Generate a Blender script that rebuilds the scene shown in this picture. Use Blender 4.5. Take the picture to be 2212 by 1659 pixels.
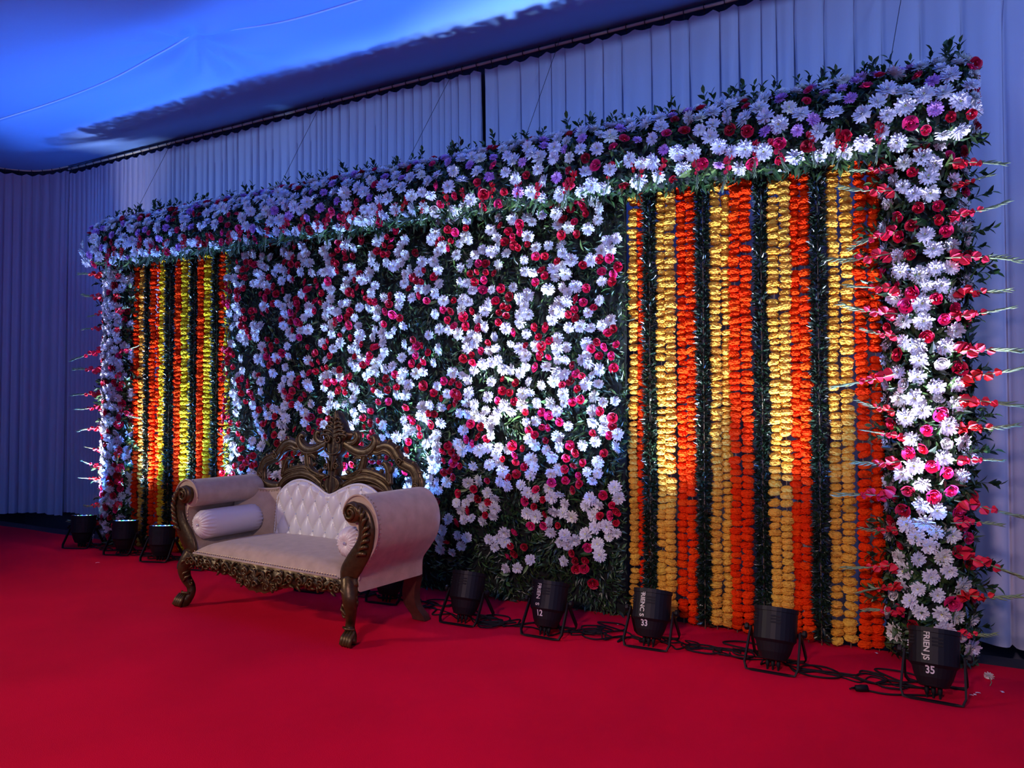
import bpy, math, random
import numpy as np
from mathutils import Vector, Matrix

for o in list(bpy.data.objects): bpy.data.objects.remove(o)
scene = bpy.context.scene
col = scene.collection
PI = math.pi

# ------------------------------------------------------------------ camera
cam_d = bpy.data.cameras.new('camera'); cam = bpy.data.objects.new('camera', cam_d); col.objects.link(cam)
cam_d.sensor_width = 36; cam_d.lens = 36 * 1661 / 2212; cam_d.clip_end = 200
cam.location = (0, -5.2, 1.5)
cam.rotation_euler = (math.radians(90 + 1.55), 0, math.radians(29.37))
scene.camera = cam

# ------------------------------------------------------------------ world, exposure, hall lights, added curtain fill
scene.view_settings.view_transform = 'Standard'
scene.view_settings.look = 'None'
scene.view_settings.gamma = 1
scene.view_settings.use_curve_mapping = False
scene.view_settings.exposure = 0.0
w = bpy.data.worlds.new('world'); scene.world = w; w.use_nodes = True
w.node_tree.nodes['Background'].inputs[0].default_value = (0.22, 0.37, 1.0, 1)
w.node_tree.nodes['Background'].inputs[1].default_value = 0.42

def lamp(name, kind, loc, target, energy, color, size=.3, spot=None, blend=1.0):
    l = bpy.data.lights.new(name, kind); l.energy = energy; l.color = color
    if kind == 'SPOT': l.spot_size = spot; l.spot_blend = blend; l.shadow_soft_size = size
    elif kind == 'AREA': l.size = size
    else: l.shadow_soft_size = size
    o = bpy.data.objects.new(name, l); col.objects.link(o); o.location = loc
    d = Vector(target) - Vector(loc); o.rotation_euler = d.to_track_quat('-Z', 'Y').to_euler()
    return o
# wash lamps of the hall, hung under the tent roof around the photographer, warm on the stage floor; the blue spots are added to brighten the curtain
lamp('hall_wash_lamp', 'SPOT', (-9.6, -7.4, 4.2), (-4.5, -2.9, 0), 1350, (1.0, .80, .62), .18, math.radians(56), 1.0)
lamp('hall_wash_lamp', 'SPOT', (-0.9, -8.0, 4.2), (-1.7, -3.0, 0), 980, (1.0, .66, .68), .3, math.radians(76), 1.0)
lamp('added_curtain_fill', 'SPOT', (-10.4, -4.6, 3.9), (-5.0, .85, 3.9), 620, (.28, .46, 1.0), .25, math.radians(64), 1.0)
lamp('added_curtain_fill', 'SPOT', (3.6, -5.6, 3.9), (-1.2, .85, 3.7), 760, (.30, .46, 1.0), .25, math.radians(66), 1.0)

# ------------------------------------------------------------------ materials
def new_mat(name):
    m = bpy.data.materials.new(name); m.use_nodes = True
    return m, m.node_tree, m.node_tree.nodes['Principled BSDF']
def mat(name, color, rough=.6, metal=0, bump=0, bscale=40, var=0, vscale=6, spec=.5, sheen=0, coat=0, emit=None, estr=0, obj_rand=None, island_rand=None, two_sided=True):
    m, t, b = new_mat(name)
    c = (*color, 1)
    b.inputs['Base Color'].default_value = c
    b.inputs['Roughness'].default_value = rough; b.inputs['Metallic'].default_value = metal
    b.inputs['Specular IOR Level'].default_value = spec
    if sheen: b.inputs['Sheen Weight'].default_value = sheen; b.inputs['Sheen Roughness'].default_value = .4
    if coat: b.inputs['Coat Weight'].default_value = coat
    if emit: b.inputs['Emission Color'].default_value = (*emit, 1); b.inputs['Emission Strength'].default_value = estr
    N = t.nodes; L = t.links
    tc = N.new('ShaderNodeTexCoord')
    if obj_rand or island_rand:
        r = N.new('ShaderNodeValToRGB')
        stops = obj_rand or island_rand
        e = r.color_ramp.elements
        while len(e) < len(stops): e.new(.5)
        for k, s in enumerate(stops):
            e[k].position = k / max(1, len(stops) - 1); e[k].color = (*s, 1)
        if obj_rand:
            oi = N.new('ShaderNodeObjectInfo'); L.new(oi.outputs['Random'], r.inputs[0])
        else:
            g = N.new('ShaderNodeNewGeometry'); L.new(g.outputs['Random Per Island'], r.inputs[0])
        L.new(r.outputs[0], b.inputs['Base Color'])
    elif var:
        n = N.new('ShaderNodeTexNoise'); n.inputs['Scale'].default_value = vscale; n.inputs['Detail'].default_value = 6
        r = N.new('ShaderNodeValToRGB')
        r.color_ramp.elements[0].position = .3; r.color_ramp.elements[1].position = .7
        r.color_ramp.elements[0].color = (*[x * (1 - var) for x in color], 1)
        r.color_ramp.elements[1].color = (*[min(1, x * (1 + var)) for x in color], 1)
        L.new(tc.outputs['Object'], n.inputs[0]); L.new(n.outputs[0], r.inputs[0]); L.new(r.outputs[0], b.inputs['Base Color'])
    if bump:
        n = N.new('ShaderNodeTexNoise'); n.inputs['Scale'].default_value = bscale; n.inputs['Detail'].default_value = 4
        bp = N.new('ShaderNodeBump'); bp.inputs['Strength'].default_value = bump; bp.inputs['Distance'].default_value = .02
        L.new(tc.outputs['Object'], n.inputs[0]); L.new(n.outputs[0], bp.inputs['Height']); L.new(bp.outputs[0], b.inputs['Normal'])
    return m
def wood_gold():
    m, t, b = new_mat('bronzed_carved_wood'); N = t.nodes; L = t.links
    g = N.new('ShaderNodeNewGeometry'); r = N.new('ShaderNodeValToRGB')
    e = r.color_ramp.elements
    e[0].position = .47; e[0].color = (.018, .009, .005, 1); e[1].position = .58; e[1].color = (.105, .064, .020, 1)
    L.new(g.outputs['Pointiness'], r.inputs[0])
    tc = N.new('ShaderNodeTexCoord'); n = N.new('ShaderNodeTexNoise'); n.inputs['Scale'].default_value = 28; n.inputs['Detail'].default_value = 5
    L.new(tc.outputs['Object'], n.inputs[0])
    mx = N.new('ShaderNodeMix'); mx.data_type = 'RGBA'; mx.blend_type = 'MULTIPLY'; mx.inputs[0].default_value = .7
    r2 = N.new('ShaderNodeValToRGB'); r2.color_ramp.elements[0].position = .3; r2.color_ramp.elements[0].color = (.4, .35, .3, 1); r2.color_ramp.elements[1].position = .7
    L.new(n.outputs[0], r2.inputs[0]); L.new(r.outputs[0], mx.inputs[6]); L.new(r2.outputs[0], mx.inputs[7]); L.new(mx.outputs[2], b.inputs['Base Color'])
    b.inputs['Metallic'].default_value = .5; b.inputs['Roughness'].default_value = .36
    bp = N.new('ShaderNodeBump'); bp.inputs['Strength'].default_value = .25; bp.inputs['Distance'].default_value = .01
    L.new(n.outputs[0], bp.inputs['Height']); L.new(bp.outputs[0], b.inputs['Normal'])
    return m
M = {}
M['carpet'] = mat('red_carpet', (.60, .001, .028), .95, bump=.25, bscale=220, var=.10, vscale=1.3, spec=.08, sheen=.0)
M['deck'] = mat('dark_deck', (.012, .011, .014), .8)
M['hallfloor'] = mat('dark_hall_floor', (.02, .02, .028), .7)
M['wallcloth'] = mat('dark_wall_cloth', (.10, .11, .18), .9)
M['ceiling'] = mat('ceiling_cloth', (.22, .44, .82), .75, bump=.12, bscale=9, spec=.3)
M['seam'] = mat('ceiling_seam', (.55, .66, .86), .7)
M['curtain'] = mat('white_curtain_cloth', (.60, .62, .76), .8, bump=.05, bscale=120, spec=.2)
M['rod'] = mat('pale_rod', (.80, .78, .62), .5)
M['hook'] = mat('dark_hook', (.06, .06, .07), .5, .4)
M['wire'] = mat('dark_wire', (.05, .05, .06), .5, .6)
M['backing'] = mat('black_backing', (.006, .009, .007), .95)
M['leaf'] = mat('green_leaf', (.03, .09, .02), .38, spec=.6, island_rand=[(.004, .013, .006), (.009, .032, .010), (.02, .062, .014), (.06, .12, .026)])
M['leaf_dark'] = mat('dark_green_leaf', (.01, .03, .01), .3, spec=.7, island_rand=[(.003, .009, .005), (.006, .018, .008), (.012, .034, .012)])
M['leaf_light'] = mat('light_green_leaf', (.07, .17, .03), .4, spec=.6, obj_rand=[(.04, .11, .02), (.09, .20, .04), (.16, .24, .06)])
M['mum_white'] = mat('white_petal', (.80, .80, .82), .6, obj_rand=[(.72, .71, .74), (.77, .77, .78), (.72, .70, .78), (.76, .76, .68)], spec=.25)
M['mum_white_j'] = mat('white_petal_far', (.74, .74, .76), .6, spec=.25)
M['mum_lilac'] = mat('lilac_petal', (.55, .28, .62), .6, obj_rand=[(.50, .22, .58), (.62, .36, .68)], spec=.25)
M['mum_eye'] = mat('yellow_green_eye', (.50, .52, .12), .7)
M['rose'] = mat('red_rose_petal', (.55, .008, .03), .5, obj_rand=[(.28, .003, .014), (.52, .005, .03), (.62, .006, .06), (.70, .02, .15)], spec=.35)
M['rose_j'] = mat('red_rose_petal_far', (.52, .006, .03), .5, spec=.35)
M['rose_white'] = mat('white_rose_petal', (.78, .75, .72), .5)
M['glad'] = mat('gladiolus_petal', (.72, .012, .03), .5, obj_rand=[(.70, .012, .015), (.78, .02, .07)], spec=.35)
M['gladgreen'] = mat('gladiolus_green', (.20, .28, .13), .5)
M['yellow'] = mat('yellow_marigold', (.8, .4, .02), 1.0, bump=.35, bscale=60, obj_rand=[(.70, .33, .035), (.78, .40, .055), (.74, .43, .055)], spec=.05)
M['lemon'] = mat('lemon_lit_marigold', (.78, .55, .015), 1.0, bump=.35, bscale=60, obj_rand=[(.70, .48, .012), (.78, .56, .02), (.80, .48, .02)], spec=.05)  # yellow marigold with the lemon tint of the lighting put into its colour
M['orange'] = mat('orange_marigold', (.85, .06, .004), 1.0, bump=.35, bscale=60, obj_rand=[(.72, .024, .002), (.82, .040, .003), (.80, .062, .004)], spec=.05)
M['string'] = mat('garland_string', (.25, .2, .12), .8)
M['cream'] = mat('cream_velvet', (.43, .33, .25), .85, bump=.12, bscale=160, var=.10, vscale=14, sheen=.25, spec=.2)
M['satin'] = mat('white_satin', (.62, .59, .60), .33, spec=.5)
M['leather'] = mat('white_leatherette', (.60, .59, .59), .36, spec=.5)
M['crystal'] = mat('crystal_button', (.55, .6, .75), .12, .6)
M['nail'] = mat('nail_head', (.50, .40, .26), .3, .8)
M['wood'] = wood_gold()
M['plainwood'] = mat('dark_red_brown_wood', (.07, .022, .012), .5, var=.3, vscale=20)
M['black'] = mat('black_lamp_body', (.007, .007, .010), .5, spec=.25)
M['slot'] = mat('vent_slot_black', (.003, .003, .004), .8)
M['metalblk'] = mat('black_bracket', (.006, .006, .008), .5, spec=.2)
M['cable'] = mat('black_cable', (.005, .005, .007), .6, spec=.2)
M['print'] = mat('pale_print', (.62, .60, .50), .6)
M['printwhite'] = mat('white_print', (.66, .64, .68), .6)
M['lens'] = mat('dark_lens', (.02, .02, .03), .1)
M['led_b'] = mat('blue_led', (.1, .2, 1), .3, emit=(.05, .15, 1), estr=5)
M['led_g'] = mat('green_led', (.1, 1, .3), .3, emit=(.08, 1, .35), estr=2.5)
M['led_w'] = mat('white_led', (.8, .9, 1), .3, emit=(.55, .85, 1), estr=2.2)
M['petal'] = mat('fallen_petal', (.78, .72, .76), .6)

# ------------------------------------------------------------------ helpers
def tag(o, label=None, cat=None, group=None, kind=None):
    if label: o['label'] = label
    if cat: o['category'] = cat
    if group: o['group'] = group
    if kind: o['kind'] = kind
    return o
def empty(name, loc=(0, 0, 0), rz=0):
    o = bpy.data.objects.new(name, None); col.objects.link(o); o.location = loc; o.rotation_euler = (0, 0, rz)
    o.empty_display_size = .1
    return o
def link(name, me, parent=None, loc=None, rot=None, scale=None):
    o = bpy.data.objects.new(name, me); col.objects.link(o)
    if parent: o.parent = parent
    if loc is not None: o.location = loc
    if rot is not None: o.rotation_euler = rot
    if scale is not None: o.scale = (scale,) * 3 if not hasattr(scale, '__len__') else scale
    return o
class MB:
    def __init__(s): s.v = []; s.f = []; s.mi = []; s.n = 0
    def add(s, v, f, mi=0):
        k = s.n; v = np.asarray(v, float).reshape(-1, 3); s.v.append(v); s.n += len(v)
        s.f += [tuple(i + k for i in q) for q in f]; s.mi += [mi] * len(f); return s
    def box(s, x0, x1, y0, y1, z0, z1, mi=0):
        v = [(x, y, z) for z in (z0, z1) for y in (y0, y1) for x in (x0, x1)]
        return s.add(v, [(0, 2, 3, 1), (4, 5, 7, 6), (0, 1, 5, 4), (2, 6, 7, 3), (0, 4, 6, 2), (1, 3, 7, 5)], mi)
    def tube(s, pts, rad, n=8, mi=0, caps=True, flat=None):
        p = np.asarray(pts, float); m = len(p); r = np.broadcast_to(np.asarray(rad, float), (m,))
        t = np.gradient(p, axis=0); t /= np.linalg.norm(t, axis=1)[:, None] + 1e-9
        a = np.array([0, 0, 1.]) if abs(t[0][2]) < .9 else np.array([1., 0, 0])
        x = np.cross(t[0], a); x /= np.linalg.norm(x)
        V = []
        for i in range(m):
            x = x - t[i] * (x @ t[i]); x /= np.linalg.norm(x) + 1e-9; y = np.cross(t[i], x)
            for k in range(n):
                an = 2 * PI * k / n; V.append(p[i] + r[i] * (x * math.cos(an) + y * math.sin(an)))
        F = [(i * n + k, i * n + (k + 1) % n, (i + 1) * n + (k + 1) % n, (i + 1) * n + k) for i in range(m - 1) for k in range(n)]
        if caps: F += [tuple(range(n))[::-1], tuple((m - 1) * n + k for k in range(n))]
        return s.add(V, F, mi)
    def ribbon(s, pts, wid, dep, org, U, W, N, n=10, mi=0, off=0):
        # rounded strap lying in the plane (U, W); wid in plane, dep along N
        p = np.asarray(pts, float); m = len(p)
        wd = np.broadcast_to(np.asarray(wid, float), (m,)); dp = np.broadcast_to(np.asarray(dep, float), (m,))
        t = np.gradient(p, axis=0); t /= np.linalg.norm(t, axis=1)[:, None] + 1e-9
        nn = np.stack([-t[:, 1], t[:, 0]], 1); V = []
        for i in range(m):
            for k in range(n):
                an = 2 * PI * k / n; q = p[i] + nn[i] * wd[i] * .5 * math.cos(an)
                V.append(org + U * q[0] + W * q[1] + N * (dp[i] * .5 * math.sin(an) + off))
        F = [(i * n + k, i * n + (k + 1) % n, (i + 1) * n + (k + 1) % n, (i + 1) * n + k) for i in range(m - 1) for k in range(n)]
        F += [tuple(range(n))[::-1], tuple((m - 1) * n + k for k in range(n))]
        return s.add(V, F, mi)
    def lathe(s, prof, n=20, M4=None, mi=0, ruf=None):
        V = []
        for i, (r, z) in enumerate(prof):
            for k in range(n):
                an = 2 * PI * k / n; rr = r * (ruf(i, an) if ruf else 1); V.append((rr * math.cos(an), rr * math.sin(an), z))
        V = np.array(V)
        if M4 is not None:
            A = np.array(M4); V = V @ A[:3, :3].T + A[:3, 3]
        m = len(prof)
        F = [(i * n + k, i * n + (k + 1) % n, (i + 1) * n + (k + 1) % n, (i + 1) * n + k) for i in range(m - 1) for k in range(n)]
        F += [tuple(range(n))[::-1], tuple((m - 1) * n + k for k in range(n))]
        return s.add(V, F, mi)
    def grid(s, P, mi=0, flip=False):
        P = np.asarray(P, float); a, b, _ = P.shape
        F = [(i * b + j, i * b + j + 1, (i + 1) * b + j + 1, (i + 1) * b + j) for i in range(a - 1) for j in range(b - 1)]
        if flip: F = [q[::-1] for q in F]
        return s.add(P.reshape(-1, 3), F, mi)
    def mesh(s, name, mats, smooth=True):
        me = bpy.data.meshes.new(name)
        me.from_pydata(np.concatenate(s.v).tolist() if s.v else [], [], s.f)
        for m in (mats if isinstance(mats, (list, tuple)) else [mats]): me.materials.append(m)
        if any(s.mi): me.polygons.foreach_set('material_index', s.mi)
        me.polygons.foreach_set('use_smooth', [smooth] * len(s.f))
        me.update(); return me
    def build(s, name, mats, parent=None, smooth=True, **k): return link(name, s.mesh(name, mats, smooth), parent, **k)
def spline(pts, n=8):
    p = np.asarray(pts, float); p = np.vstack([2 * p[0] - p[1], p, 2 * p[-1] - p[-2]]); out = []
    for i in range(1, len(p) - 2):
        for k in range(n):
            t = k / n; a, b, c, d = p[i - 1], p[i], p[i + 1], p[i + 2]
            out.append(.5 * (2 * b + (c - a) * t + (2 * a - 5 * b + 4 * c - d) * t * t + (3 * b - a - 3 * c + d) * t ** 3))
    out.append(p[-2]); return np.array(out)
def spiral(cx, cy, r0, a0, turns, r1=.15, n=26):
    k = np.linspace(0, 1, n); r = r0 * (1 - k * (1 - r1)); a = a0 + turns * 2 * PI * k
    return np.stack([cx + r * np.cos(a), cy + r * np.sin(a)], 1)
def taper(m, a, b, c): # width profile start, middle, end
    k = np.linspace(0, 1, m); return np.where(k < .5, a + (b - a) * np.sin(k * PI), c + (b - c) * np.sin(k * PI))
ORD = ['first', 'second', 'third', 'fourth', 'fifth', 'sixth', 'seventh', 'eighth', 'ninth', 'tenth', 'eleventh', 'twelfth', 'thirteenth', 'fourteenth', 'fifteenth', 'sixteenth', 'seventeenth', 'eighteenth', 'nineteenth', 'twentieth', 'twenty-first', 'twenty-second', 'twenty-third']
rng = np.random.default_rng(7); random.seed(7)

# ------------------------------------------------------------------ the setting
def struct(o): o['kind'] = 'structure'; return o
m = MB(); m.box(-15, 7, -10, 3, -.5, -.42); struct(m.build('floor', M['hallfloor'], smooth=False))
# stage: black deck under the red carpet
m = MB(); m.box(-10.9, 5, -9.5, .36, -.42, -.03); struct(m.build('trim_1', M['deck'], smooth=False))
gx = np.linspace(-10.8, 4.9, 150); gy = np.linspace(-9.4, .05, 95); X, Y = np.meshgrid(gx, gy)
Zc = .0015 * np.sin(X * 1.7 + Y * .6) * np.sin(Y * 2.3) - .0015
edge = np.clip((.05 - Y) / .1, 0, 1); Zc = Zc * edge
m = MB(); m.grid(np.stack([X, Y + .012 * np.sin(X * 5) * (1 - edge), Zc], 2))
b = np.stack([np.stack([gx, np.full_like(gx, .05) + .012 * np.sin(gx * 5), np.zeros_like(gx)], 1), np.stack([gx, np.full_like(gx, .055), np.full_like(gx, -.03)], 1)])
m.grid(b); struct(m.build('floor', M['carpet']))
# dark tent cloth behind the curtains
m = MB(); m.box(-11.8, 5, 1.15, 1.2, -.42, 4.9); struct(m.build('wall_back', M['wallcloth'], smooth=False))
m = MB(); m.box(-11.8, -11.75, -9.5, 1.15, -.42, 4.9); struct(m.build('wall_left', M['wallcloth'], smooth=False))
# ceiling cloth: seam above the flower beam, pulled up at tie points
gx = np.linspace(-11.75, 5, 330); gy = np.concatenate([np.linspace(-9.5, -1.6, 60), np.linspace(-1.57, 1.15, 90)]); X, Y = np.meshgrid(gx, gy)
SY = -.90
t_ = np.clip((Y + .25) / 1.2, 0, 1); Z = 4.45 + .29 * t_ * t_ * (3 - 2 * t_)
t_ = np.clip((X + 8.6) / -2.6, 0, 1); Z += (4.74 - Z) * t_ * t_ * (3 - 2 * t_) * np.clip((Y + 2.5) / 2, 0, 1)
Z -= .10 * np.sin(np.clip((SY - Y) / 4.2, 0, 1) * PI)
for px_ in (-10.6, -5.52, -.4, 4.6):
    r = np.hypot((X - px_) * .5, (Y - SY)); an = np.arctan2(Y - SY, X - px_)
    Z += .20 * np.exp(-r / .30) + .030 * np.exp(-((r - .26) / .22) ** 2) * np.sin(an * 8 + 1)
Z += .022 * np.exp(-np.abs(Y - SY) / .05)
Z += .006 * np.sin(X * 2.1 + Y * 5) * np.sin(Y * 1.9 + .4 * X) + .004 * np.sin(X * .9 - Y * 9)
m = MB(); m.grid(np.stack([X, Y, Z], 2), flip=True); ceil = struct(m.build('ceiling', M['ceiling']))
jy = int(np.argmin(np.abs(gy - SY))); sx = np.linspace(-11.7, 4.9, 240); sz = np.interp(sx, gx, Z[jy])
for (xa, xb) in ((-11.7, -5.52), (-5.50, 4.9)):
    k_ = (sx >= xa) & (sx <= xb); MB().tube(np.column_stack([sx[k_], np.full(k_.sum(), SY), sz[k_] - .006]), .009, 6).build('seam', M['seam'], ceil)

# ------------------------------------------------------------------ curtains
def curtain(path, hem, top, seed, label, hooks=True, wl=(.05, .14), amp=(.010, .028)):
    rg = np.random.default_rng(seed)
    p = spline(path, 20) if len(path) > 2 else np.linspace(path[0], path[1], 40)
    seg = np.r_[0, np.cumsum(np.linalg.norm(np.diff(p, axis=0), axis=1))]; Lt = seg[-1]
    S = []; A = []; ph = 0; s = 0; PH = []
    while s < Lt:
        l = rg.uniform(*wl); a = rg.uniform(*amp); k = np.linspace(0, 1, 12, endpoint=False)
        S += list(s + l * k); PH += list(2 * PI * k); A += [a] * 12; s += l
    S = np.array(S); PH = np.array(PH); A = np.array(A); ok = S <= Lt; S, PH, A = S[ok], PH[ok], A[ok]
    A = np.convolve(np.pad(A, 8, 'edge'), np.ones(9) / 9, 'same')[8:-8]
    px = np.interp(S, seg, p[:, 0]); py = np.interp(S, seg, p[:, 1])
    t = np.gradient(np.stack([px, py], 1), axis=0); t /= np.linalg.norm(t, axis=1)[:, None] + 1e-9
    nx, ny = -t[:, 1], t[:, 0]
    cr_ = np.abs(np.sin(PH / 2)); d0 = A * (.6 * np.sin(PH + .6) + 3.4 * np.exp(-(cr_ / .20) ** 2)); slow = .03 * np.sin(S * 1.9 + seed) + .02 * np.sin(S * 4.3)
    rows = []; nr = 16
    sc = np.abs(np.sin(PI * S / .165)); hm = np.interp(S, [0, Lt], hem) + .012 * np.sin(S * 3.1 + seed) + .008 * np.sin(S * 7)
    for i in range(nr):
        k = i / (nr - 1)
        z = hm + (top - .028 * sc * (1 if i == nr - 1 else 0) - hm) * k
        am = .65 + .5 * (1 - k) - .45 * max(0, (k - .85) / .15)
        wob = .012 * np.sin(S * 5.1 + k * 3 + seed)
        d = d0 * am + slow * (1 - .7 * k) + wob * (1 - k)
        rows.append(np.stack([px + nx * d, py + ny * d, z], 1))
    o = MB().grid(np.array(rows)).build('curtain', M['curtain'])
    tag(o, label, 'curtain', 'white curtains around the stage')
    return p, seg, Lt
def rod(path, z, label):
    p = spline(path, 20) if len(path) > 2 else np.linspace(path[0], path[1], 20)
    seg = np.r_[0, np.cumsum(np.linalg.norm(np.diff(p, axis=0), axis=1))]
    r = empty('curtain_rod', (p[0][0], p[0][1], z)); tag(r, label, 'curtain rod')
    q = np.column_stack([p - p[0], np.zeros(len(p))])
    MB().tube(q, .014, 8).build('rod', M['rod'], r)
    hk = MB(); a = np.linspace(0, 2 * PI, 14)
    hk.tube(np.stack([0 * a, .022 * np.cos(a), .022 * np.sin(a)], 1), .004, 5)
    hk.tube([(0, 0, -.02), (0, .004, -.045), (0, 0, -.062)], .004, 5)
    hme = hk.mesh('hook', M['hook']); s = .08
    while s < seg[-1]:
        x = np.interp(s, seg, q[:, 0]); y = np.interp(s, seg, q[:, 1])
        k = min(len(seg) - 2, np.searchsorted(seg, s)); tx = q[k + 1] - q[k]
        link('hook', hme, r, (x, y, 0), (0, 0, math.atan2(tx[1], tx[0]))); s += .165
RZ = 4.69; CT = 4.645
curtain([(-10.42, .86), (-3.735, .85)], (.04, -.04), CT, 1, 'long white pleated curtain behind the flower wall, left of the dark gap')
curtain([(-3.712, .85), (4.5, .85)], (-.05, -.15), CT, 2, 'long white pleated curtain behind the flower wall, right of the dark gap', wl=(.09, .27), amp=(.014, .042))
curtain([(-11.32, -5.5), (-11.32, -3), (-11.31, -.6), (-11.28, .2), (-11.05, .68), (-10.7, .84), (-10.30, .885)], (-.03, .03), CT + .05, 3, 'dim white curtain curving round the far left corner', wl=(.09, .22), amp=(.015, .04))
rod([(-10.3, .86), (4.5, .86)], RZ, 'pale curtain rod with hooks along the back curtain')
rod([(-11.32, -5.5), (-11.32, -3), (-11.31, -.6), (-11.28, .2), (-11.05, .68), (-10.7, .84), (-10.33, .87)], RZ + .05, 'curtain rod bending round the left corner')
# tie wires from ceiling to the flower beam
for i, (x0, y0, x1) in enumerate([(-8.0, .75, -7.95), (-5.55, .7, -5.7), (-3.95, .75, -4.15), (-2.85, .72, -2.95), (-.15, .6, -.3)]):
    o = MB().tube([(x0, y0, 4.67), ((x0 + x1) / 2, y0 * .55 + .05, 4.1), (x1, .16, 3.5)], .0022, 5).build('tie_wire', M['wire'])
    tag(o, '%s thin tie wire from the left, running from roof to flower beam' % ORD[i], 'wire', 'tie wires above the flower beam')

# ------------------------------------------------------------------ flowers
def petals(rings, seed, wfac=.5, cup=.15):
    """rings: (count, length, elevation, base radius, z) ; flower faces +Z, radius about 1"""
    rg = np.random.default_rng(seed); m = MB()
    for cnt, ln, el, br, z in rings:
        a0 = rg.uniform(0, 6.28)
        for k in range(cnt):
            a = a0 + 2 * PI * k / cnt + rg.normal(0, .12); l = ln * rg.uniform(.82, 1.12); e = el + rg.normal(0, .12)
            d = np.array([math.cos(a) * math.cos(e), math.sin(a) * math.cos(e), math.sin(e)]); sd = np.array([-math.sin(a), math.cos(a), 0]); up = np.cross(d, sd) * -1
            b = np.array([math.cos(a) * br, math.sin(a) * br, z]); wd = wfac * l * 2.2 / max(6, cnt) ** .5 * .42
            V = [b - sd * wd * .3, b + sd * wd * .3, b + d * l * .62 + sd * wd * .55 + up * cup * l * .4, b + d * l * .62 - sd * wd * .55 + up * cup * l * .4, b + d * l + sd * wd * .28 - up * cup * l * .2, b + d * l - sd * wd * .28 - up * cup * l * .1]
            m.add(V, [(0, 1, 2, 3), (3, 2, 4, 5)])
    return m
def mum(seed):
    m = petals([(20, .98, -.04, .06, .02), (19, .92, .20, .06, .05), (17, .78, .45, .05, .08), (14, .60, .75, .05, .11), (9, .40, 1.08, .04, .13)], seed, 1.28)
    m.lathe([(.02, .16), (.13, .17), (.12, .24), (.03, .28)], 7, mi=1); return m
def rose(seed):
    rg = np.random.default_rng(seed); m = MB()
    for cnt, R, h, flare, ph in [(5, .95, .42, .55, 0), (5, .70, .58, .30, .6), (4, .46, .68, .12, .2), (3, .26, .74, .02, .9)]:
        for k in range(cnt):
            a = ph + 2 * PI * k / cnt + rg.normal(0, .15); sp = PI / cnt * 1.22; P = []; hk = h * rg.uniform(.85, 1.15); Rk = R * rg.uniform(.86, 1.1)
            for v in np.linspace(0, 1, 4):
                row = []
                for u in np.linspace(-1, 1, 5):
                    an = a + u * sp * (.55 + .45 * v); top = 1 - .22 * u * u
                    rr = Rk * (.35 + .65 * v ** .7) + flare * .35 * max(0, v - .6) + .05 * u
                    row.append((rr * math.cos(an), rr * math.sin(an), hk * v * top - flare * .35 * max(0, v - .7)))
                P.append(row)
            m.grid(P)
    m.lathe([(.16, .3), (.17, .6), (.06, .72)], 8); return m
def marigold(seed):
    rg = np.random.default_rng(seed); m = MB(); n = 30; nr = 15; V = []
    for i in range(nr):
        t = PI * i / (nr - 1); ph = rg.uniform(0, 6.28, 2)
        for k in range(n):   # crumpled, frilled pompon
            a = 2 * PI * k / n
            r = math.sin(t) ** .64 * (1 + .05 * math.sin(5 * a + ph[0]) + rg.uniform(-.12, .10)) * (1.03 if i % 2 else .95)
            V.append((r * math.cos(a), r * math.sin(a), .54 * math.copysign(abs(math.cos(t)) ** .8, math.cos(t)) * (1 + rg.uniform(-.12, .12)) + .04 * math.sin(4 * a + ph[1])))
    m.add(V, [(i * n + k, i * n + (k + 1) % n, (i + 1) * n + (k + 1) % n, (i + 1) * n + k) for i in range(nr - 1) for k in range(n)]); return m
MUM = [mum(i) for i in range(4)]; ROSE = [rose(i + 20) for i in range(3)]
ME = {('w', i): f.mesh('chrysanthemum', [M['mum_white'], M['mum_eye']], False) for i, f in enumerate(MUM)}
ME.update({('l', i): f.mesh('lilac_chrysanthemum', [M['mum_lilac'], M['mum_lilac']], False) for i, f in enumerate(MUM)})
ME.update({('r', i): f.mesh('rose', M['rose'], True) for i, f in enumerate(ROSE)})
ME.update({('v', i): f.mesh('white_rose', M['rose_white'], True) for i, f in enumerate(ROSE)})
NAME = {'w': 'chrysanthemum', 'l': 'lilac_chrysanthemum', 'r': 'rose', 'v': 'white_rose'}

def frame(n, rg):
    n = np.asarray(n, float); n = n / np.linalg.norm(n); a = rg.normal(size=3); x = np.cross(n, a); x /= np.linalg.norm(x); y = np.cross(n, x)
    c, s = math.cos(rg.uniform(0, 6.28)), 1
    return np.stack([x, y, n], 1)
def put_flower(kind, p, n, size, root, rg, far=None):
    R = frame(np.asarray(n) + rg.normal(0, .28, 3), rg); i = int(rg.integers(0, 4 if kind in 'wl' else 3))
    if far is not None:
        src = (MUM if kind in 'wl' else ROSE)[i]; fb = far.setdefault(kind, MB())
        for v, f in [(np.concatenate(src.v), src.f)]:
            fb.add((v * size) @ R.T + (np.asarray(p) - np.array(root.location)), f); fb.mi[-len(f):] = src.mi
        return
    o = bpy.data.objects.new(NAME[kind], ME[(kind, i)]); col.objects.link(o); o.parent = root
    o.location = Vector(p) - root.location; o.rotation_euler = Matrix(R.tolist()).to_euler(); o.scale = (size,) * 3
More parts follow.
